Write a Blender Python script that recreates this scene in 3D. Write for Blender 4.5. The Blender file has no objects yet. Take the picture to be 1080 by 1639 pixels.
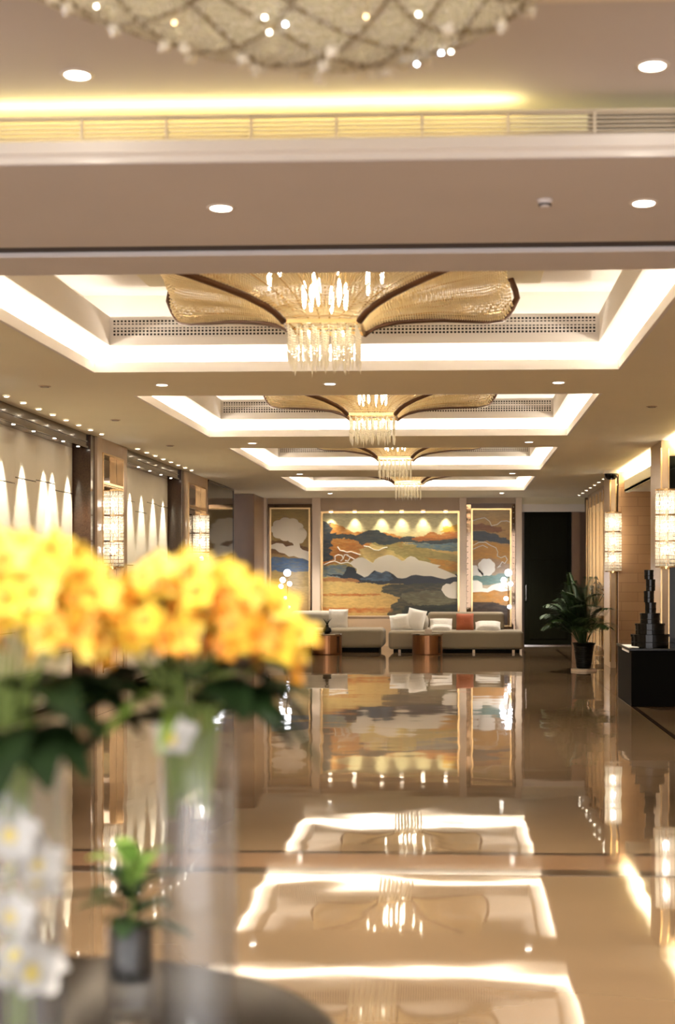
import bpy, math, random
from mathutils import Vector, Matrix
R = random.Random(7)
SC = bpy.context.scene
COL = SC.collection
PI = math.pi
# ------------------------------------------------------------ camera, world, exposure
EYE = 1.55
cam_d = bpy.data.cameras.new('camera'); cam = bpy.data.objects.new('camera', cam_d); COL.objects.link(cam)
cam.location = (0, 0, EYE); cam.rotation_euler = (PI/2, 0, math.radians(2.5))
cam_d.sensor_fit = 'HORIZONTAL'; cam_d.sensor_width = 24; cam_d.lens = 50
cam_d.shift_x = -0.087; cam_d.shift_y = 0.0949
cam_d.clip_end = 200
cam_d.dof.use_dof = True; cam_d.dof.focus_distance = 18.0; cam_d.dof.aperture_fstop = 2.1
SC.camera = cam
w = bpy.data.worlds.new('world'); SC.world = w; w.use_nodes = True
w.node_tree.nodes['Background'].inputs[0].default_value = (0.83, 0.79, 0.78, 1)
w.node_tree.nodes['Background'].inputs[1].default_value = 1.7
SC.view_settings.view_transform = 'Standard'; SC.view_settings.look = 'None'
SC.view_settings.gamma = 1; SC.view_settings.use_curve_mapping = False
SC.view_settings.exposure = 1.8
SC.cycles.caustics_reflective = False; SC.cycles.caustics_refractive = False
SC.cycles.max_bounces = 10; SC.cycles.transparent_max_bounces = 16
SC.cycles.sample_clamp_indirect = 6.0
# light levels (W/m2 emission strengths and spot watts)
E_COVE = 13.0; E_COVE2 = 3.2; E_YEL = 9.0; E_ALC = 30.0
P_DOWN = 122.0; P_WALL = 70.0; P_MURAL = 34.0; P_SPOT = 0.8; E_LENS = 7.0

def srgb(r, g, b):
    f = lambda c: ((c/255+0.055)/1.055)**2.4 if c/255 > 0.04045 else c/255/12.92
    return (f(r), f(g), f(b), 1)
# ------------------------------------------------------------ materials
def mat(name, col, rough=0.5, metal=0.0, trans=0.0, emis=None, es=0.0, ior=1.45, noise=None, bump=None, coat=0.0, sheen=0.0):
    m = bpy.data.materials.new(name); m.use_nodes = True
    nt = m.node_tree; b = nt.nodes['Principled BSDF']
    b.inputs['Base Color'].default_value = col
    b.inputs['Roughness'].default_value = rough; b.inputs['Metallic'].default_value = metal
    b.inputs['Transmission Weight'].default_value = trans; b.inputs['IOR'].default_value = ior
    b.inputs['Coat Weight'].default_value = coat; b.inputs['Coat Roughness'].default_value = 0.05
    b.inputs['Sheen Weight'].default_value = sheen
    if emis: b.inputs['Emission Color'].default_value = emis; b.inputs['Emission Strength'].default_value = es
    tc = nt.nodes.new('ShaderNodeTexCoord')
    if noise:
        sc_, dark, stretch = noise
        mp = nt.nodes.new('ShaderNodeMapping'); mp.inputs['Scale'].default_value = stretch
        n = nt.nodes.new('ShaderNodeTexNoise'); n.inputs['Scale'].default_value = sc_; n.inputs['Detail'].default_value = 5
        rr = nt.nodes.new('ShaderNodeValToRGB'); rr.color_ramp.elements[0].position = .3; rr.color_ramp.elements[1].position = .7
        rr.color_ramp.elements[0].color = tuple(c*dark for c in col[:3])+(1,); rr.color_ramp.elements[1].color = col
        nt.links.new(tc.outputs['Object'], mp.inputs[0]); nt.links.new(mp.outputs[0], n.inputs[0])
        nt.links.new(n.outputs[0], rr.inputs[0]); nt.links.new(rr.outputs[0], b.inputs['Base Color'])
    if bump:
        n2 = nt.nodes.new('ShaderNodeTexNoise'); n2.inputs['Scale'].default_value = bump[0]; n2.inputs['Detail'].default_value = bump[2] if len(bump) > 2 else 3
        bp = nt.nodes.new('ShaderNodeBump'); bp.inputs['Strength'].default_value = 1; bp.inputs['Distance'].default_value = bump[1]
        nt.links.new(tc.outputs['Object'], n2.inputs[0]); nt.links.new(n2.outputs[0], bp.inputs['Height'])
        nt.links.new(bp.outputs[0], b.inputs['Normal'])
    return m
def emit(name, col, s):
    m = bpy.data.materials.new(name); m.use_nodes = True; nt = m.node_tree
    nt.nodes.remove(nt.nodes['Principled BSDF']); e = nt.nodes.new('ShaderNodeEmission')
    e.inputs[0].default_value = col; e.inputs[1].default_value = s
    nt.links.new(e.outputs[0], nt.nodes['Material Output'].inputs[0]); return m
WARM = (1.0, 0.79, 0.55, 1); WARMW = (1.0, 0.90, 0.78, 1)
M = {}
M['plaster'] = mat('plaster', srgb(244, 236, 210), 0.8, noise=(1.2, .97, (1, 1, 1)))
M['plaster_grey'] = mat('plaster_grey', srgb(222, 218, 219), 0.8, noise=(1.5, .96, (1, 1, 1)))
M['plaster_white'] = mat('plaster_white', srgb(238, 232, 224), 0.7)
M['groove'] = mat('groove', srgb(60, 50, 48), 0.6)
M['slat_white'] = mat('slat_white', srgb(226, 214, 190), 0.5)
M['dark'] = mat('dark', srgb(18, 16, 12), 0.5)
M['stone'] = mat('stone', srgb(196, 170, 138), 0.3, noise=(3, .88, (1, 1, .3)))
M['stone_pale'] = mat('stone_pale', srgb(224, 204, 180), 0.3, noise=(3, .92, (1, 1, .3)))
M['brown_stone'] = mat('brown_stone', srgb(140, 108, 80), 0.3, noise=(4, .85, (1, 1, .4)))
M['dark_wood'] = mat('dark_wood', srgb(74, 50, 34), 0.22, noise=(6, .6, (8, .4, 8)), coat=.4)
M['fabric_panel'] = mat('fabric_panel', srgb(242, 236, 218), 0.75, noise=(2, .96, (1, 1, 1)), bump=(180, .0008))
M['mirror'] = mat('mirror', srgb(176, 160, 140), 0.04, metal=1)
M['bronze_mirror'] = mat('bronze_mirror', srgb(120, 100, 82), 0.05, metal=1)
M['gold'] = mat('gold', srgb(214, 180, 130), 0.22, metal=1)
M['brown_metal'] = mat('brown_metal', srgb(92, 60, 38), 0.35, metal=.3)
M['chrome'] = mat('chrome', srgb(210, 205, 200), 0.12, metal=1)
M['black_gloss'] = mat('black_gloss', srgb(9, 9, 7), 0.15, ior=1.35)
M['black_matt'] = mat('black_matt', srgb(8, 7, 4), 0.6, ior=1.15)
M['dark_glass'] = mat('dark_glass', srgb(16, 20, 16), 0.06, noise=(1, .8, (1, 1, 1)))
M['door_dark'] = mat('door_dark', srgb(22, 22, 11), 0.5, ior=1.15, noise=(5, .8, (6, 6, .4)))
M['sofa'] = mat('sofa', srgb(146, 134, 112), 0.85, bump=(160, .001), sheen=.2)
M['sofa_light'] = mat('sofa_light', srgb(198, 192, 178), 0.85, bump=(160, .001), sheen=.2)
M['cushion'] = mat('cushion', srgb(236, 232, 224), 0.85, bump=(14, .01), sheen=.2)
M['cushion_rust'] = mat('cushion_rust', srgb(172, 92, 58), 0.8, bump=(14, .01), sheen=.2)
M['copper'] = mat('copper', srgb(158, 108, 70), 0.32, metal=.65, noise=(5, .75, (1, 1, .5)))
M['pot_dark'] = mat('pot_dark', srgb(14, 16, 12), 0.35, ior=1.3)
M['palm'] = mat('palm', srgb(48, 78, 34), 0.6, noise=(6, .6, (1, 1, 1)))
M['leaf_dark'] = mat('leaf_dark', srgb(22, 40, 14), 0.6, ior=1.2, noise=(12, .55, (1, 1, 1)))
M['leaf_mid'] = mat('leaf_mid', srgb(120, 146, 62), 0.4, noise=(12, .75, (1, 1, 1)))
M['leaf_light'] = mat('leaf_light', srgb(150, 190, 90), 0.4, noise=(20, .6, (1, 1, 1)))
M['soil'] = mat('soil', srgb(30, 24, 18), 0.9, bump=(40, .01))
M['petal_y'] = mat('petal_y', srgb(244, 208, 72), 0.5, noise=(30, .93, (1, 1, 1)))
M['petal_o'] = mat('petal_o', srgb(228, 156, 42), 0.5, noise=(30, .85, (1, 1, 1)))
M['petal_p'] = mat('petal_p', srgb(246, 222, 106), 0.5, noise=(30, .95, (1, 1, 1)))
M['lip'] = mat('lip', srgb(216, 118, 30), 0.5)
M['petal_w'] = mat('petal_w', srgb(206, 202, 194), 0.5)
for k in ('petal_y', 'petal_o', 'petal_p', 'petal_w'):
    M[k].node_tree.nodes['Principled BSDF'].inputs['Subsurface Weight'].default_value = 0.0
M['stem'] = mat('stem', srgb(140, 160, 80), 0.5)
def thin_glass():
    m = bpy.data.materials.new('thin_glass'); m.use_nodes = True; nt = m.node_tree; nt.nodes.remove(nt.nodes['Principled BSDF'])
    N = nt.nodes.new; L = nt.links.new
    tr = N('ShaderNodeBsdfTransparent'); tr.inputs[0].default_value = (.95, .96, .97, 1)
    df = N('ShaderNodeBsdfDiffuse'); df.inputs[0].default_value = (.86, .80, .73, 1)
    gl = N('ShaderNodeBsdfGlossy'); gl.inputs['Roughness'].default_value = .03
    lw = N('ShaderNodeLayerWeight'); lw.inputs[0].default_value = .5
    pw = N('ShaderNodeMath'); pw.operation = 'POWER'; pw.inputs[1].default_value = 4; L(lw.outputs['Facing'], pw.inputs[0])
    ma = N('ShaderNodeMath'); ma.operation = 'MULTIPLY_ADD'; ma.inputs[1].default_value = .7; ma.inputs[2].default_value = .04; L(pw.outputs[0], ma.inputs[0])
    m1 = N('ShaderNodeMixShader'); m1.inputs[0].default_value = .022; m2 = N('ShaderNodeMixShader')
    L(tr.outputs[0], m1.inputs[1]); L(df.outputs[0], m1.inputs[2]); L(ma.outputs[0], m2.inputs[0])
    L(m1.outputs[0], m2.inputs[1]); L(gl.outputs[0], m2.inputs[2]); L(m2.outputs[0], nt.nodes['Material Output'].inputs[0]); return m
M['glass'] = thin_glass()
M['water'] = thin_glass()
M['table_top'] = mat('table_top', srgb(32, 24, 17), 0.1, ior=1.08, noise=(3, .7, (1, 1, 1)))
def bead_mat(name, col, tl=.55):
    m = bpy.data.materials.new(name); m.use_nodes = True; nt = m.node_tree; b = nt.nodes['Principled BSDF']
    b.inputs['Base Color'].default_value = col; b.inputs['Roughness'].default_value = .15; b.inputs['IOR'].default_value = 1.6
    t_ = nt.nodes.new('ShaderNodeBsdfTranslucent'); t_.inputs[0].default_value = col
    mx = nt.nodes.new('ShaderNodeMixShader'); mx.inputs[0].default_value = tl
    nt.links.new(b.outputs[0], mx.inputs[1]); nt.links.new(t_.outputs[0], mx.inputs[2]); nt.links.new(mx.outputs[0], nt.nodes['Material Output'].inputs[0]); return m
M['bead_gold'] = bead_mat('bead_gold', srgb(240, 226, 192))
M['crystal'] = bead_mat('crystal', srgb(248, 243, 230), .5)
M['bead_big'] = bead_mat('bead_big', srgb(232, 226, 210))
M['shell'] = bead_mat('shell', srgb(194, 186, 162))
M['lens'] = emit('lens', (1, .90, .76, 1), E_LENS)
M['led'] = emit('led', WARMW, E_COVE)
M['led2'] = emit('led2', WARMW, E_COVE2)
M['led_alcove'] = emit('led_alcove', (1, .88, .74, 1), E_ALC)
M['led_yellow'] = emit('led_yellow', (1.0, .83, .33, 1), E_YEL)
M['bulb'] = emit('bulb', (1, .90, .72, 1), 14)
M['bulb_cool'] = emit('bulb_cool', (1, .93, .88, 1), 16)
M['glint_warm'] = emit('glint_warm', (1, .9, .7, 1), 8); M['glint_cool'] = emit('glint_cool', (.75, .85, 1, 1), 10); M['glint_amber'] = emit('glint_amber', (1, .6, .25, 1), 5)  # glow colours for imitated crystal glints, not lamps
M['bulb_soft'] = emit('bulb_soft', (1, .88, .66, 1), 9)
M['globe'] = emit('globe', (.95, .95, 1, 1), 8)
def stone_courses():
    m = mat('stone_courses', srgb(178, 140, 100), 0.35); nt = m.node_tree; b = nt.nodes['Principled BSDF']
    tc = nt.nodes.new('ShaderNodeTexCoord'); mp = nt.nodes.new('ShaderNodeMapping'); mp.inputs['Rotation'].default_value = (PI/2, 0, 0)
    br = nt.nodes.new('ShaderNodeTexBrick'); br.inputs['Scale'].default_value = 1
    br.inputs['Color1'].default_value = srgb(196, 158, 116); br.inputs['Color2'].default_value = srgb(186, 148, 106); br.inputs['Mortar'].default_value = srgb(160, 124, 88)
    br.inputs['Mortar Size'].default_value = .004; br.inputs['Brick Width'].default_value = .55; br.inputs['Row Height'].default_value = .16
    nt.links.new(tc.outputs['Object'], mp.inputs[0]); nt.links.new(mp.outputs[0], br.inputs[0]); nt.links.new(br.outputs[0], b.inputs['Base Color'])
    return m
M['stone_courses'] = stone_courses()
def floor_mat():
    m = bpy.data.materials.new('polished_marble'); m.use_nodes = True; nt = m.node_tree; b = nt.nodes['Principled BSDF']
    N = nt.nodes.new; L = nt.links.new
    tc = N('ShaderNodeTexCoord')
    n1 = N('ShaderNodeTexNoise'); n1.inputs['Scale'].default_value = .55; n1.inputs['Detail'].default_value = 8; n1.inputs['Distortion'].default_value = 1.2
    r1 = N('ShaderNodeValToRGB'); e = r1.color_ramp.elements
    e[0].position = .3; e[0].color = srgb(98, 80, 58); e[1].position = .75; e[1].color = srgb(120, 98, 73)
    L(tc.outputs['Object'], n1.inputs[0]); L(n1.outputs[0], r1.inputs[0])
    br = N('ShaderNodeTexBrick'); br.offset = 0; br.inputs['Scale'].default_value = 1
    br.inputs['Color1'].default_value = (1, 1, 1, 1); br.inputs['Color2'].default_value = (.93, .92, .91, 1); br.inputs['Mortar'].default_value = (.78, .75, .72, 1)
    br.inputs['Mortar Size'].default_value = .0025; br.inputs['Brick Width'].default_value = .9; br.inputs['Row Height'].default_value = .9
    L(tc.outputs['Object'], br.inputs[0])
    mx = N('ShaderNodeMix'); mx.data_type = 'RGBA'; mx.blend_type = 'MULTIPLY'; mx.inputs[0].default_value = .8
    L(r1.outputs[0], mx.inputs[6]); L(br.outputs[0], mx.inputs[7]); L(mx.outputs[2], b.inputs['Base Color'])
    b.inputs['Roughness'].default_value = .035; b.inputs['IOR'].default_value = 1.52
    n2 = N('ShaderNodeTexNoise'); n2.inputs['Scale'].default_value = 1.1; n2.inputs['Detail'].default_value = 1.5
    bp = N('ShaderNodeBump'); bp.inputs['Strength'].default_value = 1; bp.inputs['Distance'].default_value = .0042
    L(tc.outputs['Object'], n2.inputs[0]); L(n2.outputs[0], bp.inputs['Height']); L(bp.outputs[0], b.inputs['Normal'])
    return m
M['floor'] = floor_mat()
M['inlay'] = mat('inlay', srgb(50, 38, 28), 0.05, ior=1.7)
M['inlay_mid'] = mat('inlay_mid', srgb(110, 82, 58), 0.05, ior=1.7)
def vcol_mat():
    m = bpy.data.materials.new('painted_mural'); m.use_nodes = True; nt = m.node_tree; b = nt.nodes['Principled BSDF']
    a = nt.nodes.new('ShaderNodeVertexColor'); a.layer_name = 'paint'; nt.links.new(a.outputs[0], b.inputs['Base Color'])
    b.inputs['Roughness'].default_value = .35; return m
M['mural'] = vcol_mat()
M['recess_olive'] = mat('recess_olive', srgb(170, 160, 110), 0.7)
M['relief'] = mat('relief', srgb(246, 242, 230), 0.6)
M['relief_line'] = mat('relief_line', srgb(236, 206, 140), 0.4)
M['relief_tan'] = mat('relief_tan', srgb(226, 214, 190), 0.6)

# ------------------------------------------------------------ mesh helpers
class G:
    def __init__(s): s.v = []; s.f = []; s.mi = []; s.cur = 0
    def add(s, vs, fs, T=None):
        o = len(s.v)
        s.v += [tuple(T @ Vector(p)) for p in vs] if T else [tuple(p) for p in vs]
        s.f += [tuple(i+o for i in f) for f in fs]; s.mi += [s.cur]*len(fs); return s
    def box(s, x0, x1, y0, y1, z0, z1, T=None):
        vs = [(x, y, z) for z in (z0, z1) for y in (y0, y1) for x in (x0, x1)]
        return s.add(vs, [(0, 2, 3, 1), (4, 5, 7, 6), (0, 1, 5, 4), (2, 6, 7, 3), (0, 4, 6, 2), (1, 3, 7, 5)], T)
    def lathe(s, prof, n=24, T=None, closed=False, arc=2*PI):
        full = abs(arc-2*PI) < 1e-6; k = n if full else n+1
        vs = []
        for i in range(k):
            a = arc*i/n
            vs += [(r*math.cos(a), r*math.sin(a), z) for r, z in prof]
        P = len(prof); fs = []
        for i in range(n):
            j = (i+1) % k
            for q in range(P-1): fs.append((i*P+q, j*P+q, j*P+q+1, i*P+q+1))
            if closed: fs.append((i*P+P-1, j*P+P-1, j*P, i*P))
        return s.add(vs, fs, T)
    def tube(s, pts, r, n=8, cap=True):
        pts = [Vector(p) for p in pts]; rs = r if isinstance(r, (list, tuple)) else [r]*len(pts)
        vs = []; up = Vector((0, 0, 1)); prev = None
        for i, p in enumerate(pts):
            t = (pts[min(i+1, len(pts)-1)]-pts[max(i-1, 0)]).normalized()
            a = prev if prev is not None else (up if abs(t.dot(up)) < .95 else Vector((1, 0, 0)))
            b = t.cross(a).normalized(); a = b.cross(t).normalized(); prev = a
            for k in range(n):
                q = 2*PI*k/n; vs.append(p+(a*math.cos(q)+b*math.sin(q))*rs[i])
        fs = [(i*n+k, i*n+(k+1) % n, (i+1)*n+(k+1) % n, (i+1)*n+k) for i in range(len(pts)-1) for k in range(n)]
        if cap: fs.append(tuple(range(n))); fs.append(tuple((len(pts)-1)*n+k for k in reversed(range(n))))
        return s.add(vs, fs)
    def prism(s, poly, y0, y1, T=None):         # polygon in xz, thickness along y
        n = len(poly); vs = [(x, y0, z) for x, z in poly]+[(x, y1, z) for x, z in poly]
        fs = [tuple(range(n)), tuple(range(2*n-1, n-1, -1))]+[(i, i+n, (i+1) % n+n, (i+1) % n) for i in range(n)]
        return s.add(vs, fs, T)
    def octa(s, c, r, h=None):
        h = h or r; x, y, z = c
        return s.add([(x+r, y, z), (x, y+r, z), (x-r, y, z), (x, y-r, z), (x, y, z+h), (x, y, z-h)],
                     [(0, 1, 4), (1, 2, 4), (2, 3, 4), (3, 0, 4), (1, 0, 5), (2, 1, 5), (3, 2, 5), (0, 3, 5)])
    def sphere(s, c, r, n=12, m=8, sz=1):
        prof = [(max(1e-5, r*math.sin(PI*i/m)), -r*sz*math.cos(PI*i/m)) for i in range(m+1)]
        return s.lathe(prof, n, Matrix.Translation(c))
def obj(name, g, m, parent=None, smooth=False, bevel=0, loc=None, rot=None, auto=False):
    me = bpy.data.meshes.new(name); me.from_pydata(g.v, [], g.f)
    for mm in (m if isinstance(m, (list, tuple)) else [m]): me.materials.append(M[mm] if isinstance(mm, str) else mm)
    me.polygons.foreach_set('material_index', g.mi)
    if smooth: me.polygons.foreach_set('use_smooth', [True]*len(me.polygons))
    import bmesh
    bm = bmesh.new(); bm.from_mesh(me); bmesh.ops.recalc_face_normals(bm, faces=bm.faces); bm.to_mesh(me); bm.free()
    me.update(); o = bpy.data.objects.new(name, me); COL.objects.link(o)
    if parent: o.parent = parent
    if loc: o.location = loc
    if rot: o.rotation_euler = rot
    if bevel:
        b = o.modifiers.new('bevel', 'BEVEL'); b.width = bevel; b.segments = 3; b.limit_method = 'ANGLE'
        me.polygons.foreach_set('use_smooth', [True]*len(me.polygons))
        wn = o.modifiers.new('wn', 'WEIGHTED_NORMAL')
    return o
def tag(o, label=None, cat=None, group=None, kind=None):
    if label: o['label'] = label
    if cat: o['category'] = cat
    if group: o['group'] = group
    if kind: o['kind'] = kind
    return o
def thing(name, label, cat, loc=(0, 0, 0), rotz=0, group=None):
    o = bpy.data.objects.new(name, None); COL.objects.link(o); o.empty_display_size = .1
    o.location = loc; o.rotation_euler = (0, 0, rotz); return tag(o, label, cat, group)
def struct(name, g, m, parent=None, label=None, **k):
    o = obj(name, g, m, parent, **k)
    if not parent: o['kind'] = 'structure'
    if label: o['label'] = label
    return o
def dup(root, loc, rot=None, label=None, group=None, scale=None):
    def cp(o, p):
        c = o.copy(); COL.objects.link(c)
        if p: c.parent = p
        for ch in list(o.children): cp(ch, c)
        return c
    r = cp(root, None); r.location = loc
    if rot is not None: r.rotation_euler = rot if isinstance(rot, tuple) else (0, 0, rot)
    if scale: r.scale = (scale,)*3
    if label: r['label'] = label
    if group: r['group'] = group
    return r
def spot(name, parent, loc, power, angle, blend=.6, col=WARMW, rot=(0, 0, 0), size=.03):
    l = bpy.data.lights.new(name, 'SPOT'); l.energy = power; l.spot_size = math.radians(angle); l.spot_blend = blend
    l.color = col[:3]; l.shadow_soft_size = size
    o = bpy.data.objects.new(name, l); COL.objects.link(o); o.parent = parent; o.location = loc; o.rotation_euler = rot; return o

# ------------------------------------------------------------ setting
CZ = 3.30; NZ = 3.57                 # lobby ceiling, foreground ceiling
YB = 31.5                            # far wall
CX0, CX1 = -3.12, 1.36               # coffer opening across
COF = [(7.95+5.6*k, 11.95+5.6*k) for k in range(4)]
g = G().box(-7, 5.2, -3, YB+1, -.1, 0); floor = struct('floor', g, 'floor')
g = G().box(1.99+.06, 2.11, 4, 29.9, 0, .0015).box(-4.06, -4.0, 4, 29.9, 0, .0015)
struct('trim_1', g, 'inlay', label='thin dark stone lines along both sides of the floor')
g = G().box(-4.0, 2.05, 7.82, 7.9, 0, .0015).box(-4.0, 2.05, 7.3, 7.44, 0, .0015)
struct('trim_2', g, 'inlay', label='dark stone bands crossing the floor')
g = G().box(-4.0, 2.05, 7.44, 7.82, 0, .0012); struct('trim_3', g, 'inlay_mid', label='brown stone band crossing the floor')
# ceilings
g = G(); ys = [5.9]
g.box(-7, CX0, 5.9, YB, CZ, CZ+.05); g.box(CX1, 5.2, 5.9, YB, CZ, CZ+.05)
prev = 7.5
for a, b in COF: g.box(CX0, CX1, prev, a, CZ, CZ+.05); prev = b
g.box(CX0, CX1, prev, YB, CZ, CZ+.05)
g.box(CX0, CX1, 5.9, 7.38, CZ, CZ+.05)
struct('ceiling', g, 'plaster')
g = G().box(-7, 5.2, -3, 6.15, NZ, NZ+.05); struct('ceiling_near', g, 'plaster_grey')
g = G().box(-7, 5.2, 5.9, 7.38, CZ-.004, CZ-.0005); struct('trim_4', g, 'plaster_grey', label='grey soffit of the near beam')
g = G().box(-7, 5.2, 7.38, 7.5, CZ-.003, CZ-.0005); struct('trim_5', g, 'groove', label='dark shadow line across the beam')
g = G().box(-7, 5.2, 7.5, 7.95, CZ-.03, CZ-.0005); struct('trim_6', g, 'plaster_grey', label='flat lip of the beam before the first coffer', bevel=.006)
# beam front moulding
prof = [(5.96, 3.40), (5.90, 3.40), (5.88, 3.385), (5.88, 3.34), (5.895, 3.325), (5.895, 3.30), (5.96, 3.30)]
g = G(); n = len(prof); g.add([(x, y, z) for x in (-7, 5.2) for y, z in prof], [(i, (i+1) % n, (i+1) % n+n, i+n) for i in range(n)])
struct('trim_7', g, 'plaster_white', label='pale moulding on the face of the near beam')
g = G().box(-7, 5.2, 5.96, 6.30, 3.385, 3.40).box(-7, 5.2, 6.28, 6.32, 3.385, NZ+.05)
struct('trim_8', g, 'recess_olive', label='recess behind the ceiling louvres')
t = thing('air_vent', 'long slatted air vent across the near beam, lit yellow from inside', 'air vent', (0, 5.93, 3.40))
g = G()
for k in range(5): g.box(-7, 5.2, -.010, .010, .014+k*.018, .0205+k*.018)
obj('slat', g, 'slat_white', t)
g = G()
for px in range(-14, 15):
    x = -.15+px*.362
    if -7 < x < 5: g.box(x-.006, x+.006, -.014, .014, 0, .10)
g.box(-7, 5.2, -.014, .014, .096, .106); g.box(-7, 5.2, -.014, .014, 0, .006)
obj('frame', g, 'slat_white', t)
g = G().box(-7, .25, .03, .045, .107, .115); obj('light_strip', g, 'led_yellow', t)
g = G().box(.55, 5.2, .04, .06, .0, .10); obj('dark_backing', g, 'dark', t)
# walls
g = G().box(-7.1, -7, -3, 6, 0, 3.6); struct('wall_left_near', g, 'stone_pale')
g = G().box(4.2, 4.3, -3, YB, 0, 3.6); struct('wall_right', g, 'stone_pale')
# coffers
Z1, Z2, Z3 = 3.50, 3.74, 3.98
names = ['nearest', 'second', 'third', 'farthest']
def ring(g, x0, x1, y0, y1, wd, z0, z1):      # frame outside the rect, width wd
    g.box(x0-wd, x1+wd, y0-wd, y0, z0, z1); g.box(x0-wd, x1+wd, y1, y1+wd, z0, z1)
    g.box(x0-wd, x0, y0, y1, z0, z1); g.box(x1, x1+wd, y0, y1, z0, z1); return g
for k, (a, b) in enumerate(COF):
    g = G(); x0, x1 = CX0, CX1
    ring(g, x0+.004, x1-.004, a+.004, b-.004, .03, CZ-.0015, 3.385)                     # upstand of the lip
    ring(g, x0-.30, x1+.30, a-.30, b+.30, .03, CZ+.05, Z1+.03)   # pocket back wall
    ix0, ix1, ia, ib = x0+.18, x1-.18, a+.18, b-.18
    ring(g, ix0, ix1, ia, ib, .50, Z1, Z1+.03)                   # first tier
    ring(g, ix0+.004, ix1-.004, ia+.004, ib-.004, .03, Z1-.0015, Z2)                       # riser that carries the grille
    ring(g, ix0-.30, ix1+.30, ia-.30, ib+.30, .03, Z1+.01, Z3)
    g.box(ix0-.33, ix1+.33, ia-.33, ib+.33, Z3, Z3+.04)
    o = struct('trim_%d' % (10+k), g, 'plaster_white', label='%s stepped ceiling coffer with glowing coves' % names[k])
    g = G(); ring(g, x0-.12, x1+.12, a-.12, b+.12, .06, CZ+.052, CZ+.065); obj('light_strip', g, 'led', o)
    g = G(); ring(g, ix0-.12, ix1+.12, ia-.12, ib+.12, .05, Z1+.032, Z1+.045); obj('light_strip', g, 'led2', o)
    # grille on the far riser
    g = G(); gx0, gx1 = ix0+.03, ix1-.03; yy = ib-.004
    nb = 130
    for i in range(nb+1):
        x = gx0+(gx1-gx0)*i/nb; g.box(x-.006, x+.006, yy-.012, yy-.004, 3.575, 3.715)
    for i in range(6):
        z = 3.575+.14*i/5; h = .012 if i == 3 else .005
        g.box(gx0, gx1, yy-.013, yy-.004, z-h, z+h)
    obj('grille', g, 'plaster_white', o)
    g = G().box(gx0, gx1, yy-.004, yy-.0005, 3.572, 3.718); obj('grille_backing', g, 'dark', o)
# thin step line at right of the near ceiling
g = G().box(.2, 5.2, 4.86, 4.95, NZ-.012, NZ-.0005); struct('trim_9', g, 'plaster_white', label='slim raised strip on the foreground ceiling')

# left wall: bays, valances, columns
XW = -4.75
bays = [(6.2, 11.6), (13.4, 17.4), (19.0, 23.1)]
g = G().box(XW-.15, XW-.03, 6.0, 25.2, 0, CZ); wl = struct('wall_left', g, 'groove')
for bi, (a, b) in enumerate(bays):
    g = G(); npn = 5; wdt = (b-.22-a-.04)/npn
    rr = random.Random(31+bi)
    for i in range(npn):
        y0 = a+.02+i*wdt; cuts = sorted([rr.uniform(.4, 1.0), rr.uniform(1.35, 1.9), rr.uniform(2.15, 2.7)])
        zs = [0.02]+cuts+[3.2]
        for j in range(4): g.box(XW-.03, XW, y0, y0+wdt-.001, zs[j]+.006, zs[j+1]-.006)
    obj('wall_panel', g, 'fabric_panel', wl)
    g = G().box(XW-.03, -4.57, a, b, 3.13, 3.16).box(-4.60, -4.56, a, b, 3.13, CZ-.001).box(XW-.03, -4.53, b-.2, b, 0, CZ-.001).box(XW-.03, -4.56, a, a+.05, 0, CZ-.001)
    g.box(-4.575, -4.552, a, b, 3.20, 3.215).box(-4.575, -4.548, a, b, 3.125, 3.15)
    struct('trim_%d' % (20+bi), g, 'dark_wood', label='dark wood valance over the %s pale wall panels' % ['closest', 'middle', 'farther'][bi])
def column_left(y0, y1, num, lab):
    g = G(); f = -4.5; n0, n1 = y0+.28, y1-.28
    g.box(XW-.1, f, y0, n0, 0, CZ-.001); g.box(XW-.1, f, n1, y1, 0, CZ-.001)
    g.box(XW-.1, f, n0, n1, 0, .35); g.box(XW-.1, f, n0, n1, 3.10, CZ-.001); g.box(XW-.1, f-.095, n0, n1, .35, 3.10)
    o = struct('trim_%d' % num, g, 'stone', label=lab, bevel=.006)
    g = G().box(f-.09, f-.08, n0, n1, .35, 3.10); obj('mirror_panel', g, 'bronze_mirror', o)
    g = G()
    g.box(f-.078, f+.012, n0-.025, n0+.002, .32, 3.12); g.box(f-.078, f+.012, n1-.002, n1+.025, .32, 3.12)
    g.box(f-.078, f+.012, n0, n1, 3.095, 3.12); g.box(f-.078, f+.012, n0, n1, 2.72, 2.75); g.box(f-.05, f+.012, n0, n1, 2.70, 2.71)
    obj('metal_frame', g, 'gold', o)
column_left(11.6, 13.4, 30, 'left stone column nearest the camera')
column_left(17.4, 19.0, 31, 'left stone column between the two pale panel walls')
column_left(23.1, 25.2, 32, 'left stone column beside the black panel')
# black glazed panel, then far pier
g = G().box(XW, -4.5, 25.2, 28.1, 0, 3.27); o = struct('window_1', g, 'dark_glass', label='tall black glazed panel in the left wall')
g = G().box(XW, -4.49, 25.2, 25.24, 0, 3.29).box(XW, -4.49, 28.06, 28.1, 0, 3.29).box(XW, -4.49, 25.2, 28.1, 3.26, 3.295); obj('window_frame', g, 'dark_wood', o)
g = G().box(-6, -4.33, 29.8, YB, 0, CZ-.001); struct('trim_33', g, 'brown_stone', label='brown stone pier at the far left corner', bevel=.006)
g = G().box(-6.1, -6, 25, YB, 0, CZ); struct('wall_left_far', g, 'brown_stone')

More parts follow.
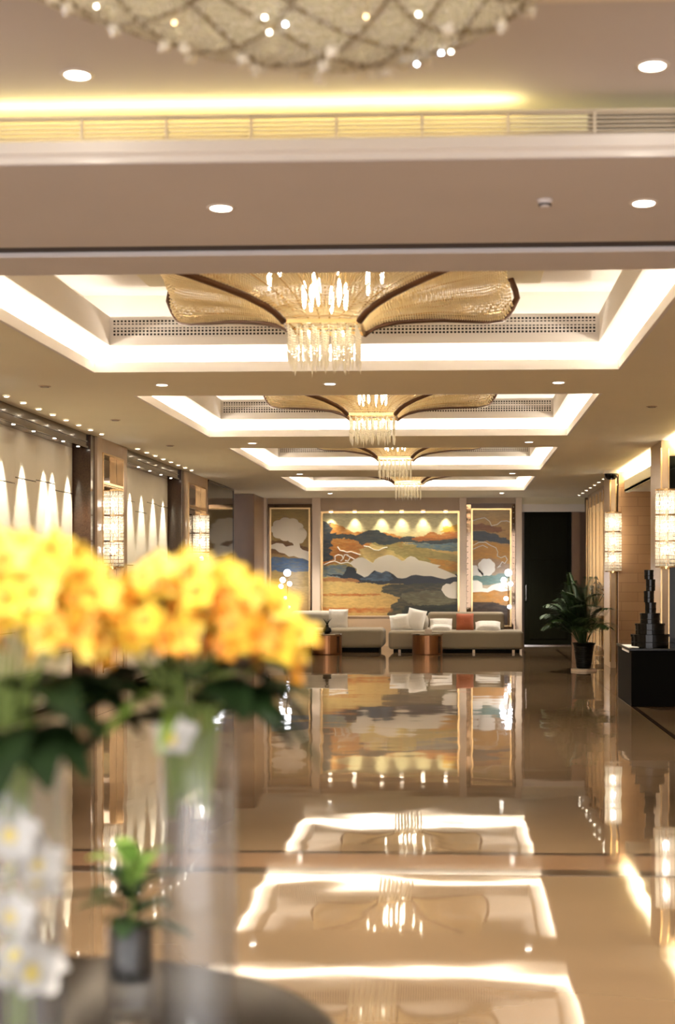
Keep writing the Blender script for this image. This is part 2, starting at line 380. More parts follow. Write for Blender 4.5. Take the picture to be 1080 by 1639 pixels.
# right wall: columns, alcoves, slatted mirror wall
def column_right(xf, y0, num, lab):
    g = G().box(xf, xf+.10, y0, y0+1.0, 0, CZ-.001).box(xf+.10, 4.2, y0+.05, y0+1.0, 0, CZ-.001)
    o = struct('trim_%d' % num, g, 'stone', label=lab, bevel=.005)
    g = G().box(xf+.10, xf+.135, y0+.02, y0+.05, 0, 3.1) if y0 > 20 else G().box(xf+.10, 3.3, y0+.02, y0+.05, 0, 3.1)
    obj('mirror_panel', g, 'dark_glass' if y0 < 20 else 'bronze_mirror', o)
    g = G().box(xf-.006, xf+.012, y0-.006, y0+.02, .1, 3.2).box(xf+.09, xf+.105, y0-.006, y0+.02, .1, 3.2)
    obj('metal_frame', g, 'gold', o)
    return o
column_right(2.62, 18.25, 40, 'right stone column behind the black counter')
column_right(2.57, 23.85, 41, 'right stone column behind the potted palm')
g = G().box(2.705, 4.2, 23.78, 23.90, 0, CZ-.001); struct('wall_right_alcove', g, 'stone_courses')
for num, (a, b) in enumerate([(13.0, 18.25), (19.25, 23.78)]):
    g = G().box(2.80, 4.2, a, b, 2.97, 3.0).box(2.80, 2.84, a, b, 2.97, 3.15).box(2.81, 2.88, a, b, 2.955, 2.985)
    o = struct('trim_%d' % (42+num), g, 'plaster', label='dropped soffit with a glowing cove in the right alcove')
    g = G().box(2.95, 3.05, a+.05, b-.05, 3.002, 3.02); obj('light_strip', g, 'led_alcove', o)
g = G().box(2.82, 4.2, 24.85, 30.6, 0, CZ-.001); o = struct('wall_right_far', g, 'brown_stone')
g = G()
for i in range(7): g.box(2.81, 2.82, 24.9+i*.8, 25.6+i*.8, .15, 3.0)
obj('mirror_panel', g, 'mirror', o)
g = G()
for i in range(9):
    y = 24.87+i*.71; g.box(2.775, 2.812, y, y+.045, .02, 3.2)
obj('metal_frame', g, 'gold', o)

# far wall
g = G().box(-6, 5, YB, YB+.2, 0, CZ); wf = struct('wall_back', g, 'brown_stone')
def U(px): return (px-732)/71.43
def V(py): return 1.55+(922-py)/71.43
g = G()
for a, b in ((405, 427), (500, 513), (735, 746), (824, 834)): g.box(U(a), U(b), YB-.22, YB, 0, CZ-.001)
struct('trim_50', g, 'stone_pale', label='pale stone pilasters framing the murals', bevel=.01)
g = G().box(U(513), U(735), YB-.10, YB, V(820), CZ-.001).box(U(427), U(500), YB-.06, YB, V(806), CZ-.001).box(U(746), U(824), YB-.06, YB, V(806), CZ-.001)
struct('trim_51', g, 'stone', label='stone header above the murals')
g = G().box(U(427), U(735), YB-.36, YB-.222, 0, V(987)).box(U(427), U(735), YB-.38, YB-.222, V(987), V(985))
struct('trim_52', g, 'stone', label='low stone ledge under the wide mural')
g = G().box(U(834), 2.82, YB-.16, YB, V(820), V(808)); struct('trim_53', g, 'plaster_white', label='white lintel over the dark door')
g = G().box(U(834), 2.82, YB-.12, YB, V(808), CZ-.001); struct('trim_54', g, 'plaster', label='grey band above the door lintel')
g = G().box(U(838), U(912), YB-.10, YB-.001, .02, V(820)); d = struct('door_1', g, 'door_dark', label='tall dark olive door beside the right mural', bevel=.01)
g = G().box(U(846), U(906), YB-.115, YB-.10, 1.95, 2.88).box(U(846), U(906), YB-.115, YB-.10, .15, 1.87); obj('door_panel', g, 'door_dark', d, bevel=.006)
g = G().box(U(840), U(840.8), YB-.15, YB-.10, 1.0, 1.35); obj('door_handle', g, 'chrome', d)
g = G().box(U(913), U(926), YB-.14, YB, 0, V(820)); struct('trim_55', g, 'brown_stone', label='brown stone jamb right of the dark door')
g = G().box(U(838), U(912), YB-.16, YB-.11, .0, .02); struct('trim_56', g, 'chrome', label='metal threshold under the dark door')

# ------------------------------------------------------------ ceiling fittings
ORD = ['first', 'second', 'third', 'fourth', 'fifth', 'sixth', 'seventh', 'eighth', 'ninth', 'tenth', 'eleventh']
def downlight(x, y, z, label, group, r=.056, power=P_DOWN, ang=100):
    t = thing('downlight', label, 'ceiling light', (x, y, z), 0, group)
    g = G().lathe([(r*.86, -.002), (r*.9, -.006), (r*1.15, -.006), (r*1.2, -.0005), (r*.86, -.0005)], 28); rg = obj('trim_ring', g, 'plaster_white', t)
    g = G().lathe([(1e-4, -.004), (r*.87, -.004), (r*.87, -.001), (1e-4, -.001)], 28); obj('lens', g, 'lens', rg)
    if power: spot('lamp', t, (0, 0, -.03), power, ang)
    return t
ggr = 'round recessed ceiling lights'
downlight(-1.53, 5.60, NZ, 'round recessed light in the foreground ceiling, left of the big crystal chandelier', ggr)
downlight(.77, 5.60, NZ, 'round recessed light in the foreground ceiling, right of the big crystal chandelier', ggr)
NEARL = ['left of the table axis beside the crystal bowl', 'right side beside the crystal bowl', 'left side nearest the camera', 'right side nearest the camera', 'far left in the middle row', 'far left by the yellow vent', 'far right in the middle row']
for x, y in ((-1.53, 3.4), (.77, 3.4), (-1.53, 1.2), (.77, 1.2), (-3.8, 3.4), (-3.8, 5.6), (3.0, 3.4)):  # unseen downlights added to brighten the flowers on the table
    downlight(x, y, NZ, 'added unseen recessed light in the foreground ceiling, %s' % NEARL.pop(0), ggr, power=P_DOWN*.6)
downlight(-1.12, 6.62, CZ-.004, 'round recessed light in the beam underside, left of the sensor', ggr)
downlight(.87, 6.62, CZ-.004, 'round recessed light in the beam underside, right of the sensor', ggr)
downlight(-2.7, 12.75, CZ, 'left light between the nearest and second coffers', ggr)
downlight(-1.16, 12.75, CZ, 'middle light between the nearest and second coffers', ggr)
downlight(.91, 12.75, CZ, 'right light between the nearest and second coffers', ggr)
for j, (yy, nm) in enumerate(((18.4, 'second and third coffers'), (24.0, 'third and farthest coffers'), (29.7, 'farthest coffer and the mural wall'))):
    for x, sd in ((-2.7, 'left'), (.93, 'right')): downlight(x, yy, CZ, '%s light between the %s' % (sd, nm), ggr)
def ceiling_spots(pts, gr, lab, xo):
    for i, (x, y) in enumerate(pts):
        t = thing('ceiling_spotlight', lab+', %s from the near end' % ORD[i], 'spotlight', (x, y, CZ), 0, gr)
        g = G().lathe([(.026, -.001), (.026, -.012), (.034, -.012), (.036, -.0005)], 14); rg = obj('trim_ring', g, 'plaster_white', t)
        g = G().lathe([(1e-4, -.008), (.026, -.008), (.026, -.002), (1e-4, -.002)], 14); obj('lens', g, 'bulb', rg)
ceiling_spots([(-4.37, 11.9+.52*i) for i in range(11)], 'small ceiling spots along the closer left wall', 'small spotlight in the row along the closer left wall valance', 0)
ceiling_spots([(-4.38, 19.1+.56*i) for i in range(8)], 'small ceiling spots along the farther left wall', 'small spotlight in the row along the farther left wall valance', 0)
ceiling_spots([(2.62, 25.4+.85*i) for i in range(7)], 'small ceiling spots along the mirrored right wall', 'small spotlight in the row beside the mirrored right wall', 0)
# valance spots that wash the panels
vi = {0: [8.5, 9.8, 11.1], 1: [13.75, 14.45, 15.15, 15.95, 16.3, 16.95], 2: [19.4, 20.2, 20.95, 21.75, 22.5]}
for bi, ysl in vi.items():
    for yi, y in enumerate(ysl):
        t = thing('valance_spotlight', 'small spotlight under the %s wood valance washing the pale panels, %s from the near end' % (['closest', 'middle', 'farther'][bi], ORD[yi]), 'spotlight', (-4.62, y, 3.13), 0, 'spots under the %s valance' % ['closest', 'middle', 'farther'][bi])
        g = G().lathe([(1e-4, -.004), (.016, -.004), (.02, -.0005), (1e-4, -.0005)], 14); obj('lens', g, 'lens', t)
        spot('lamp', t, (0, 0, -.03), P_WALL, 46, .6, (1, .9, .74), rot=(0, -.03, 0), size=.012)
# mural wash spots
for i, x in enumerate((530, 568, 611, 643, 677, 713)):
    t = thing('mural_spotlight', 'small spotlight casting a bright scallop on the wide mural, %s from the left' % ORD[i], 'spotlight', (U(x), YB-.18, V(818)), 0, 'spots above the wide mural')
    g = G().box(-.05, .05, 0, .08, -.0, .02).lathe([(1e-4, -.02), (.05, -.02), (.05, 0), (1e-4, 0)], 14); obj('housing', g, 'gold', t)
    g = G().lathe([(1e-4, -.026), (.042, -.026), (.042, -.0205), (1e-4, -.0205)], 14); obj('lens', g, 'lens', t)
    spot('lamp', t, (0, 0.02, -.04), P_MURAL, 76, .8, (1, .9, .7), rot=(.02, 0, 0), size=.015)
# sensors
t = thing('smoke_detector', 'small grey smoke detector on the beam underside', 'smoke detector', (.405, 6.55, CZ-.004))
g = G().lathe([(1e-4, -.035), (.02, -.035), (.028, -.02), (.038, -.012), (.04, -.0005), (1e-4, -.0005)], 20); obj('body', g, 'plaster_grey', t, smooth=True)
g = G().lathe([(.024, -.028), (.03, -.028), (.03, -.02), (.024, -.02)], 20); obj('vent_ring', g, 'groove', t)
for x, y, lb in ((-3.83, 15.6, 'by the left wall above the closer panels'), (-3.85, 18.7, 'above the left column'), (-3.8, 12.8, 'at the left edge before the pale panels'), (2.0, 14.6, 'near the right alcove')):
    t = thing('ceiling_speaker', 'small flat ceiling sensor '+lb, 'ceiling sensor', (x, y, CZ))
    g = G().lathe([(1e-4, -.008), (.05, -.008), (.06, -.0005), (1e-4, -.0005)], 20); obj('cover', g, 'stone', t)
    g = G().lathe([(.03, -.010), (.04, -.010), (.04, -.0081), (.03, -.0081)], 20); obj('vent_ring', g, 'groove', t)
t = thing('security_camera', 'black dome security camera under the ceiling at the right column', 'camera', (2.55, 23.5, CZ))
g = G().lathe([(1e-4, 0), (.13, 0), (.13, -.05), (1e-4, -.05)], 24); obj('base', g, 'plaster_white', t)
g = G().lathe([(.115, -.05), (.115, -.07), (.1, -.115), (.06, -.145), (1e-4, -.155)], 24); obj('dome', g, 'black_gloss', t, smooth=True)

# ------------------------------------------------------------ flared chandeliers
def lerp(a, b, t): return a+(b-a)*t
PROF = [(0, 3.31), (.04, 3.36), (.1, 3.40), (.2, 3.445), (.35, 3.49), (.5, 3.525), (.65, 3.55), (.8, 3.575), (.9, 3.61), (.95, 3.68), (1, 3.80)]
def pz(s):
    for (a, za), (b, zb) in zip(PROF, PROF[1:]):
        if s <= b: return lerp(za, zb, (s-a)/(b-a))
    return PROF[-1][1]
def make_chandelier():
    t = thing('crystal_chandelier', 'x', 'chandelier')
    # root at ceiling-coffer level, local z=0 == world 3.30
    g = G().box(-1.62, 1.62, -1.62, 1.62, Z3-3.3-.03, Z3-3.3); obj('mounting_plate', g, 'plaster', t, bevel=.005)
    def cor(sx, sy, s): return (sx*(.26+1.16*s), sy*(.26+1.2*s), pz(s)-3.3)
    ss = [0, .02, .05, .1, .15, .2, .3, .4, .5, .6, .7, .8, .86, .9, .93, .96, .98, 1]
    for sx in (-1, 1):
        for sy in (-1, 1):
            pts = [cor(sx, sy, s) for s in ss]; e = cor(sx, sy, 1)
            pts += [(e[0]*.99, e[1]*.99, e[2]+.06), (e[0]*.96, e[1]*.96, Z3-3.3-.03)]
            g = G().tube(pts, .026, 8); obj('corner_rib', g, 'brown_metal', t, smooth=True)
    # bead strings along each flared face
    def surf(face, s, v):
        z = pz(s)-3.3; sag = 4*v*(1-v)
        z += sag*(.04+.20*s*(1.0-.35*s))+.030*s*math.sin(v*2*PI*6); a = lerp(-1, 1, v)
        hx = .26+1.16*s; hy = .26+1.2*s; inn = 1-.08*sag*s
        if face == 0: return (a*hx, -hy*inn, z)
        if face == 1: return (a*hx, hy*inn, z)
        if face == 2: return (-hx*inn, a*hy, z)
        return (hx*inn, a*hy, z)
    for face in range(4):
        g = G(); ns = 78
        for i in range(ns):
            v = (i+.5)/ns
            for j in range(62):
                s = (j/61)**1.0; p = surf(face, s*.97, v); rb = .0055+.0075*s
                g.octa(p, rb, rb*1.0)
            g.tube([surf(face, .97*q/8, v) for q in range(9)], .0016, 3, False)
        o = obj('bead_curtain', g, 'bead_gold', t); o['kind'] = 'stuff'
    # second inner fabric of longer beads in waves (visible folds)
    g = G()
    for face in range(4):
        for i in range(9):
            v = (i+.5)/9; g.tube([tuple(Vector(surf(face, s, v))+Vector((0, 0, .02))) for s in (0.02, .1, .2, .35, .5, .65, .8, .9, .96)], .006, 5, False)
    obj('support_wires', g, 'gold', t)
    # square rim
    g = G(); ring(g, -.255, .255, -.255, .255, .02, 0.0, .028); ring(g, -.25, .25, -.25, .25, .012, .045, .055); obj('rim', g, 'gold', t)
    # lamps inside
    for i in range(12):
        a = 2*PI*i/12+.3; rr = (.15, .42)[i % 2]; z = (.20, .36)[i % 2]
        g = G().tube([(rr*math.cos(a), rr*math.sin(a), z+.145), (rr*math.cos(a), rr*math.sin(a), Z3-3.3-.03)], .008, 6); bh = obj('bulb_holder', g, 'gold', t)
        g = G().sphere((rr*math.cos(a), rr*math.sin(a), z+.04), .017, 10, 8, 6); obj('bulb', g, 'bulb_soft', bh, smooth=True)
    for bx in (-.12, .12):  # extra bulbs added to make the hanging fringe glow
        g = G().sphere((bx, 0, -.03), .014, 10, 6, 2); obj('bulb', g, 'bulb_soft', t, smooth=True)  # added bulb inside the fringe, for extra glow
    # hanging drops
    r2 = random.Random(4); gd = G()
    for k in range(10): gd.octa((0, 0, -.012-k*.019), .0115, .0100)
    gd.add([(.011, 0, -.21), (0, .011, -.21), (-.011, 0, -.21), (0, -.011, -.21), (0, 0, -.195), (0, 0, -.30)],
           [(0, 1, 4), (1, 2, 4), (2, 3, 4), (3, 0, 4), (1, 0, 5), (2, 1, 5), (3, 2, 5), (0, 3, 5)])
    first = None
    for i in range(9):
        for j in range(9):
            x, y = -.235+i*.0588, -.235+j*.0588
            if first is None: o = first = obj('crystal_drop', gd, 'crystal', t)
            else: o = first.copy(); COL.objects.link(o); o.parent = t
            o.location = (x+r2.uniform(-.014, .014)*(0 < i < 8), y+r2.uniform(-.014, .014), 0); o.scale = (.85, .85, r2.uniform(.84, 1.08))
    return t
ch = make_chandelier()
CHX = -.94
labs = ['flared crystal chandelier in the nearest coffer, bead wings and hanging drops', 'flared crystal chandelier in the second coffer from the front', 'flared crystal chandelier in the third coffer from the front', 'smallest flared crystal chandelier, in the farthest coffer before the mural']
for k, (a, b) in enumerate(COF):
    loc = (CHX, (a+b)/2, CZ)
    if k == 0: ch.location = loc; ch['label'] = labs[0]; ch['group'] = 'flared chandeliers down the lobby'
    else: dup(ch, loc, None, labs[k], 'flared chandeliers down the lobby')

# ------------------------------------------------------------ big foreground chandelier
def make_big():
    t = thing('bowl_chandelier', 'huge bowl-shaped crystal chandelier at the top of the picture, crisscrossed by metal bands', 'chandelier', (-.52, 3.75, 2.94))
    X0, X1 = -1.65, .93
    def lo(x):      # bottom height profile (local)
        q = x
        pts = [(-1.65, .52), (-1.2, .40), (-.8, .27), (-.45, .14), (-.15, .045), (.15, 0), (.42, .02), (.62, .09), (.78, .2), (.88, .34), (.93, .55)]
        for (a, za), (b, zb) in zip(pts, pts[1:]):
            if q <= b: return lerp(za, zb, (q-a)/(b-a))
        return .55
    def hw(x):
        u = (x-X0)/(X1-X0); return .12+.45*math.sin(PI*min(1, max(0, u))**1.4)**.7
    def P(u, th, off=0):   # u along, th 0..pi across the belly
        x = lerp(X0, X1, u); zt = .62; b = lo(x); w_ = hw(x)
        return (x, math.cos(th)*(w_+off), zt-(zt-b+off)*math.sin(th)**.75)
    nu, nv = 60, 24; g = G(); vs = [P(i/nu, PI*j/nv, -.015) for i in range(nu+1) for j in range(nv+1)]
    fs = [(i*(nv+1)+j, i*(nv+1)+j+1, (i+1)*(nv+1)+j+1, (i+1)*(nv+1)+j) for i in range(nu) for j in range(nv)]
    g.add(vs, fs); obj('glass_shell', g, 'shell', t, smooth=True)
    g = G(); r3 = random.Random(9)
    for i in range(150):
        for j in range(48):
            p = P((i+.5+r3.uniform(-.3, .3))/150, PI*(j+.5+r3.uniform(-.3, .3))/48); rb = r3.uniform(.006, .0115)
            g.octa(p, rb, rb*r3.uniform(.8, 1.4))
    o = obj('crystal_beads', g, 'bead_big', t); o['kind'] = 'stuff'
    g = G()
    for k in range(-5, 13):
        for sgn in (1, -1):
            pts = []
            for q in range(25):
                u = k/12+sgn*(q/24-.5)*(.5+.12*math.sin(k*1.7))+.02+.02*math.sin(q*.5+k); th = PI*q/24
                if 0 <= u <= 1: pts.append(P(u, th, .002))
            if len(pts) > 3: g.tube(pts, .006, 6)
    obj('metal_band', g, 'bead_band', t, smooth=True)
    g = G(); g.tube([P(u/40, 0) for u in range(41)], .016, 8); g.tube([P(u/40, PI) for u in range(41)], .016, 8); obj('rim', g, 'gold', t, smooth=True)
    for x in (-1.0, -.3, .4):
        g = G().tube([(x, 0, .3), (x, 0, NZ-2.94)], .012, 8); obj('rod', g, 'chrome', t)
    for i in range(7):
        x = -1.0+i*.27; g = G().sphere((x, (-.12, .12)[i % 2], .36), .03); obj('bulb', g, 'bulb', t, smooth=True)
    r4 = random.Random(3); spark = None
    cols = ['crystal']
    gs = G().octa((0, 0, 0), .022, .026)
    for i in range(40):
        p = P(r4.uniform(.25, .97), PI*r4.uniform(.3, .7), .02)
        if spark is None: o = spark = obj('crystal_bead', gs, 'crystal', t)
        else: o = spark.copy(); COL.objects.link(o); o.parent = t
        o.location = p; o.rotation_euler = (r4.random(), r4.random(), r4.random())
    gl_ = [G().sphere((0, 0, 0), .0038, 8, 5) for _ in range(3)]; pts_ = [obj('sparkle_glint', gl_[i], ('glint_warm', 'glint_cool', 'glint_amber')[i], t) for i in range(3)]  # glowing specks added to imitate sparkle refracted by the crystals
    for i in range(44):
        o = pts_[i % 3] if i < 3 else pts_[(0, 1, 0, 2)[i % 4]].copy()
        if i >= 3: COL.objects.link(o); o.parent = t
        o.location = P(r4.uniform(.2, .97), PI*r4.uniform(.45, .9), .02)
    return t
M['bead_band'] = mat('bead_band', srgb(150, 134, 104), 0.35, metal=.3)
make_big()

# ------------------------------------------------------------ wall sconces
def make_sconce():
    t = thing('crystal_sconce', 'x', 'wall lamp')       # root: centre of the bottom
    H = 1.0; rr = .135
    g = G()
    for z in (0.0, .33, .66, .985): g.lathe([(rr-.006, z), (rr+.006, z), (rr+.006, z+.015), (rr-.006, z+.015)], 24, closed=True)
    for k in range(8):
        a = 2*PI*k/8; g.tube([(rr*math.cos(a), rr*math.sin(a), 0), (rr*math.cos(a), rr*math.sin(a), H)], .004, 5)
    obj('frame', g, 'gold', t)
    g = G()
    for z in range(20):
        for k in range(24):
            a = 2*PI*(k+.5*(z % 2))/24; T = Matrix.Translation((rr*math.cos(a), rr*math.sin(a), .03+z*.0488)) @ Matrix.Rotation(a, 4, 'Z')
            g.box(-.004, .004, -.013, .013, -.019, .019, T)
    o = obj('crystal_facets', g, 'crystal', t)
    for z in (.22, .52, .82):
        g = G().sphere((0, 0, z), .042, 14, 8, 1.2); obj('bulb', g, 'bulb_cool', t, smooth=True)
        g = G().lathe([(.03, z-.07), (.045, z-.06), (.03, z-.05)], 12, closed=True); obj('bulb_holder', g, 'gold', t)
    g = G().tube([(0, 0, -.02), (0, 0, H+.02)], .006, 6).lathe([(1e-4, -.03), (.05, -.02), (.05, 0), (1e-4, 0)], 16); obj('stem', g, 'gold', t)
    return t
sc0 = make_sconce()
spots_ = [((-4.44, 17.95, 1.66), 'crystal cylinder wall lamp on the left column between the pale panels', None),
          ((-4.43, 24.15, 1.62), 'crystal cylinder wall lamp on the left column beside the black panel', None),
          ((2.66, 18.08, 1.66), 'crystal cylinder wall lamp at the right edge above the counter', None),
          ((2.60, 23.66, 1.62), 'crystal cylinder wall lamp on the right column behind the palm', None),
          ((-4.43, 12.5, 1.66), 'crystal cylinder wall lamp on the left column nearest the camera', None)]
for i, (loc, lb, _) in enumerate(spots_):
    if i == 0: sc0.location = loc; sc0['label'] = lb; sc0['group'] = 'crystal wall lamps'
    else: dup(sc0, loc, None, lb, 'crystal wall lamps')

# ------------------------------------------------------------ murals
def hsh(i, j, s):
    n = (i*374761393+j*668265263+s*982451653) & 0xffffffff; n = ((n ^ (n >> 13))*1274126177) & 0xffffffff
    return ((n ^ (n >> 16)) & 0xffff)/65535
def vn(x, y, s=0):
    i, j = math.floor(x), math.floor(y); u, v = x-i, y-j; u = u*u*(3-2*u); v = v*v*(3-2*v)
    return lerp(lerp(hsh(i, j, s), hsh(i+1, j, s), u), lerp(hsh(i, j+1, s), hsh(i+1, j+1, s), u), v)
def fbm(x, y, s=0): return vn(x, y, s)*.55+vn(x*2.1, y*2.1, s+1)*.28+vn(x*4.3, y*4.3, s+2)*.17
def inside(x, y, poly):
    c = False; j = len(poly)-1
    for i in range(len(poly)):
        xi, yi = poly[i]; xj, yj = poly[j]
        if (yi > y) != (yj > y) and x < (xj-xi)*(y-yi)/(yj-yi)+xi: c = not c
        j = i
    return c
def paint(x0, x1, y0, y1, regions, grad, name, parent, step=.75, amp=5.0):
    nx = int((x1-x0)/step); ny = int((y1-y0)/step); vs = []; cs = []
    for j in range(ny+1):
        for i in range(nx+1):
            x = lerp(x0, x1, i/nx); y = lerp(y0, y1, j/ny); vs.append((U(x), YB-.075, V(y)))
            wx = x+(fbm(x*.09, y*.22, 5)-.5)*amp*2.4; wy = y+(fbm(x*.10, y*.25, 9)-.5)*amp
            c = None
            for (ya, ca), (yb, cb) in zip(grad, grad[1:]):
                if wy <= yb or (yb, cb) == grad[-1]:
                    q = max(0, min(1, (wy-ya)/(yb-ya))); c = [lerp(ca[k], cb[k], q) for k in range(3)]; break
            for poly, col, tex in regions:
                if inside(wx, wy, poly):
                    q = 1 if tex == 0 else (1-tex)+tex*min(1, max(0, (fbm(x*.12, y*.5, 21)-.3)*2.6))
                    c = [lerp(c[k], col[k], q) for k in range(3)]
            f = .88+.24*fbm(x*.2, y*.8, 33); s = srgb(*[max(0, min(255, k*f)) for k in c]); cs.append(s)
    fs = [(j*(nx+1)+i, j*(nx+1)+i+1, (j+1)*(nx+1)+i+1, (j+1)*(nx+1)+i) for j in range(ny) for i in range(nx)]
    g = G().add(vs, fs); o = obj(name, g, 'mural', parent)
    at = o.data.color_attributes.new('paint', 'FLOAT_COLOR', 'POINT')
    at.data.foreach_set('color', [k for c in cs for k in c]); return o
def relief(poly, parent, m='relief', th=.012, name='cloud_relief', base=YB-.075):
    g = G().prism([(U(x), V(y)) for x, y in poly], base-th, base-.0005); return obj(name, g, m, parent)
def line(pts, parent, m='relief_line', r=.007, name='gilt_line'):
    P = []
    for i in range(len(pts)-1):
        a, b = pts[i], pts[i+1]
        for q in range(4): P.append((lerp(a[0], b[0], q/4), lerp(a[1], b[1], q/4)))
    P.append(pts[-1]); g = G().tube([(U(x), YB-.082, V(y)) for x, y in P], r, 6); return obj(name, g, m, parent)
def art_frame(t, x0, x1, y0, y1, m='gold', wd=.035, dep=.16):
    g = G(); a, b = U(x0), U(x1); c, d_ = V(y1), V(y0)
    g.box(a-wd, a, YB-dep, YB-.02, c-wd, d_+wd); g.box(b, b+wd, YB-dep, YB-.02, c-wd, d_+wd)
    g.box(a, b, YB-dep, YB-.02, d_, d_+wd); g.box(a, b, YB-dep, YB-.02, c-wd, c)
    obj('frame', g, m, t)
    g = G().box(a, b, YB-.07, YB-.001, c, d_); obj('backing', g, 'dark', t)
t = thing('wide_mural', 'wide framed landscape mural of gold plains, dark ridges and a white cloud', 'mural')
OR = (178, 112, 40)
reg = [([(510, 832), (530, 838), (548, 843), (565, 853), (600, 848), (645, 860), (645, 876), (600, 868), (578, 880), (570, 897), (545, 902), (510, 908)], OR, .35),
       ([(575, 880), (600, 872), (645, 880), (670, 900), (640, 905), (590, 900)], (214, 192, 122), 0),
       ([(590, 870), (640, 868), (690, 880), (740, 890), (740, 925), (700, 915), (660, 900), (625, 880)], (150, 138, 78), .4),
       ([(680, 893), (740, 900), (740, 918), (705, 912)], (192, 136, 48), .3),
       ([(648, 869), (740, 866), (740, 884), (700, 880), (675, 877)], (84, 112, 126), .3),
       ([(523, 852), (570, 857), (588, 849), (604, 848), (625, 858), (640, 862), (655, 858), (700, 862), (740, 860), (740, 868), (690, 871), (655, 868), (638, 868), (618, 872), (590, 868), (576, 873), (568, 863), (530, 861)], (34, 46, 50), .15),
       ([(660, 862), (690, 852), (706, 855), (716, 850), (740, 846), (740, 863), (700, 865), (665, 866)], (176, 102, 36), .3),
       ([(702, 852), (716, 843), (740, 840), (740, 851)], (208, 164, 60), 0),
       ([(510, 832), (526, 836), (532, 860), (529, 886), (535, 894), (510, 902)], (36, 48, 58), .2),
       ([(510, 906), (556, 905), (568, 918), (574, 928), (510, 922)], (108, 130, 142), .4),
       ([(560, 905), (575, 918), (585, 918), (600, 906), (625, 908), (640, 918), (700, 918), (740, 920), (740, 933), (690, 938), (640, 934), (600, 935), (565, 931), (545, 924), (515, 920), (550, 920)], (28, 40, 52), 0),
       ([(578, 927), (592, 919), (604, 914), (618, 914), (630, 924), (622, 930), (590, 930)], (84, 112, 140), .4),
       ([(510, 924), (560, 926), (580, 931), (510, 931)], (176, 122, 70), .2),
       ([(615, 936), (740, 931), (740, 990), (618, 990), (628, 966), (640, 957), (612, 948)], (52, 54, 36), .25),
       ([(640, 950), (700, 944), (735, 962), (690, 972), (650, 966)], (120, 116, 84), .65),
       ([(650, 970), (740, 968), (740, 990), (640, 990)], (34, 42, 34), .3),
       ([(510, 950), (610, 950), (612, 953), (510, 954)], (176, 104, 44), .5),
       ([(510, 972), (560, 973), (628, 974), (628, 981), (510, 981)], (182, 112, 52), .6)]
grad = [(820, (206, 200, 156)), (850, (216, 206, 156)), (880, (204, 170, 98)), (905, (196, 176, 110)), (930, (206, 178, 108)), (985, (196, 160, 92))]
paint(517, 732, 822, 985, reg, grad, 'canvas', t)
relief([(560, 901), (566, 896), (572, 893), (580, 892), (586, 895), (592, 899), (597, 901), (600, 896), (606, 892), (613, 890), (620, 888), (628, 889), (636, 893), (643, 898), (647, 897), (651, 893), (657, 890), (664, 892), (670, 897), (682, 899), (694, 903), (705, 905), (700, 908), (712, 913), (728, 920), (731, 923), (722, 924), (712, 927), (702, 925), (690, 922), (678, 922), (666, 920), (658, 921), (650, 925), (643, 926), (636, 925), (629, 919), (622, 915), (617, 914), (611, 917), (604, 915), (599, 913), (594, 917), (589, 922), (583, 924), (576, 920), (570, 917), (571, 911), (565, 907)], t)
relief([(706, 944), (708, 938), (714, 934), (720, 935), (726, 931), (731, 931), (731, 958), (724, 958), (718, 957), (712, 953)], t)
for pts in ([(540, 875), (544, 881), (550, 882), (555, 884), (562, 883), (569, 886), (577, 888)], [(582, 874), (590, 875), (598, 880), (606, 881), (614, 877), (620, 876)],
            [(518, 904), (527, 900), (535, 898), (545, 902), (556, 900), (562, 903)], [(536, 897), (536, 890), (541, 888), (547, 889), (549, 894), (545, 898)], [(549, 895), (551, 888), (556, 888), (560, 893), (557, 898), (552, 897)], [(555, 889), (561, 892), (568, 896)]):
    line(pts, t, 'relief', .011)
art_frame(t, 517, 732, 822, 985, 'gold', .05)
# right mural
t = thing('tall_mural_right', 'tall narrow framed mural with white clouds and blue band, beside the dark door', 'mural')
reg = [([(750, 838), (770, 839), (790, 841), (808, 850), (790, 853), (750, 848)], (128, 78, 36), .2),
       ([(750, 850), (780, 852), (800, 858), (820, 866), (820, 872), (785, 868), (750, 864)], (50, 60, 70), .1),
       ([(750, 868), (790, 870), (820, 880), (820, 905), (785, 892), (750, 898)], (186, 134, 54), .3),
       ([(750, 918), (790, 920), (820, 914), (820, 932), (785, 936), (750, 934)], (98, 136, 132), .2),
       ([(750, 948), (790, 944), (820, 938), (820, 968), (750, 966)], (190, 132, 56), .3),
       ([(750, 962), (785, 964), (820, 970), (820, 1005), (750, 1005)], (46, 34, 26), .3)]
paint(756, 815, 817, 1000, reg, [(815, (184, 160, 112)), (838, (186, 150, 92)), (880, (176, 128, 62)), (905, (158, 128, 96)), (940, (190, 176, 150)), (1000, (80, 58, 36))], 'canvas', t, .8)
def blob(cx, cy, rx, ry, n, a=.12, k=9, ph=0):
    return [(cx+rx*(1+a*abs(math.sin(k*q/2+ph)))*math.cos(q), cy+ry*(1+a*abs(math.sin(k*q/2+ph)))*math.sin(q)) for q in [2*PI*i/n for i in range(n)]]
relief(blob(778, 908, 13, 13, 60, .1, 8), t, 'relief'); relief(blob(777, 907, 9, 9, 60, .1, 7, .5), t, 'relief', .022)
relief([(756, 905), (762, 905), (767, 912), (774, 919), (770, 923), (762, 921), (756, 922)], t)
relief([(756, 929), (764, 929), (771, 933), (772, 941), (779, 942), (786, 937), (794, 934), (804, 932), (815, 931), (815, 945), (802, 947), (790, 944), (780, 948), (770, 947), (756, 948)], t)
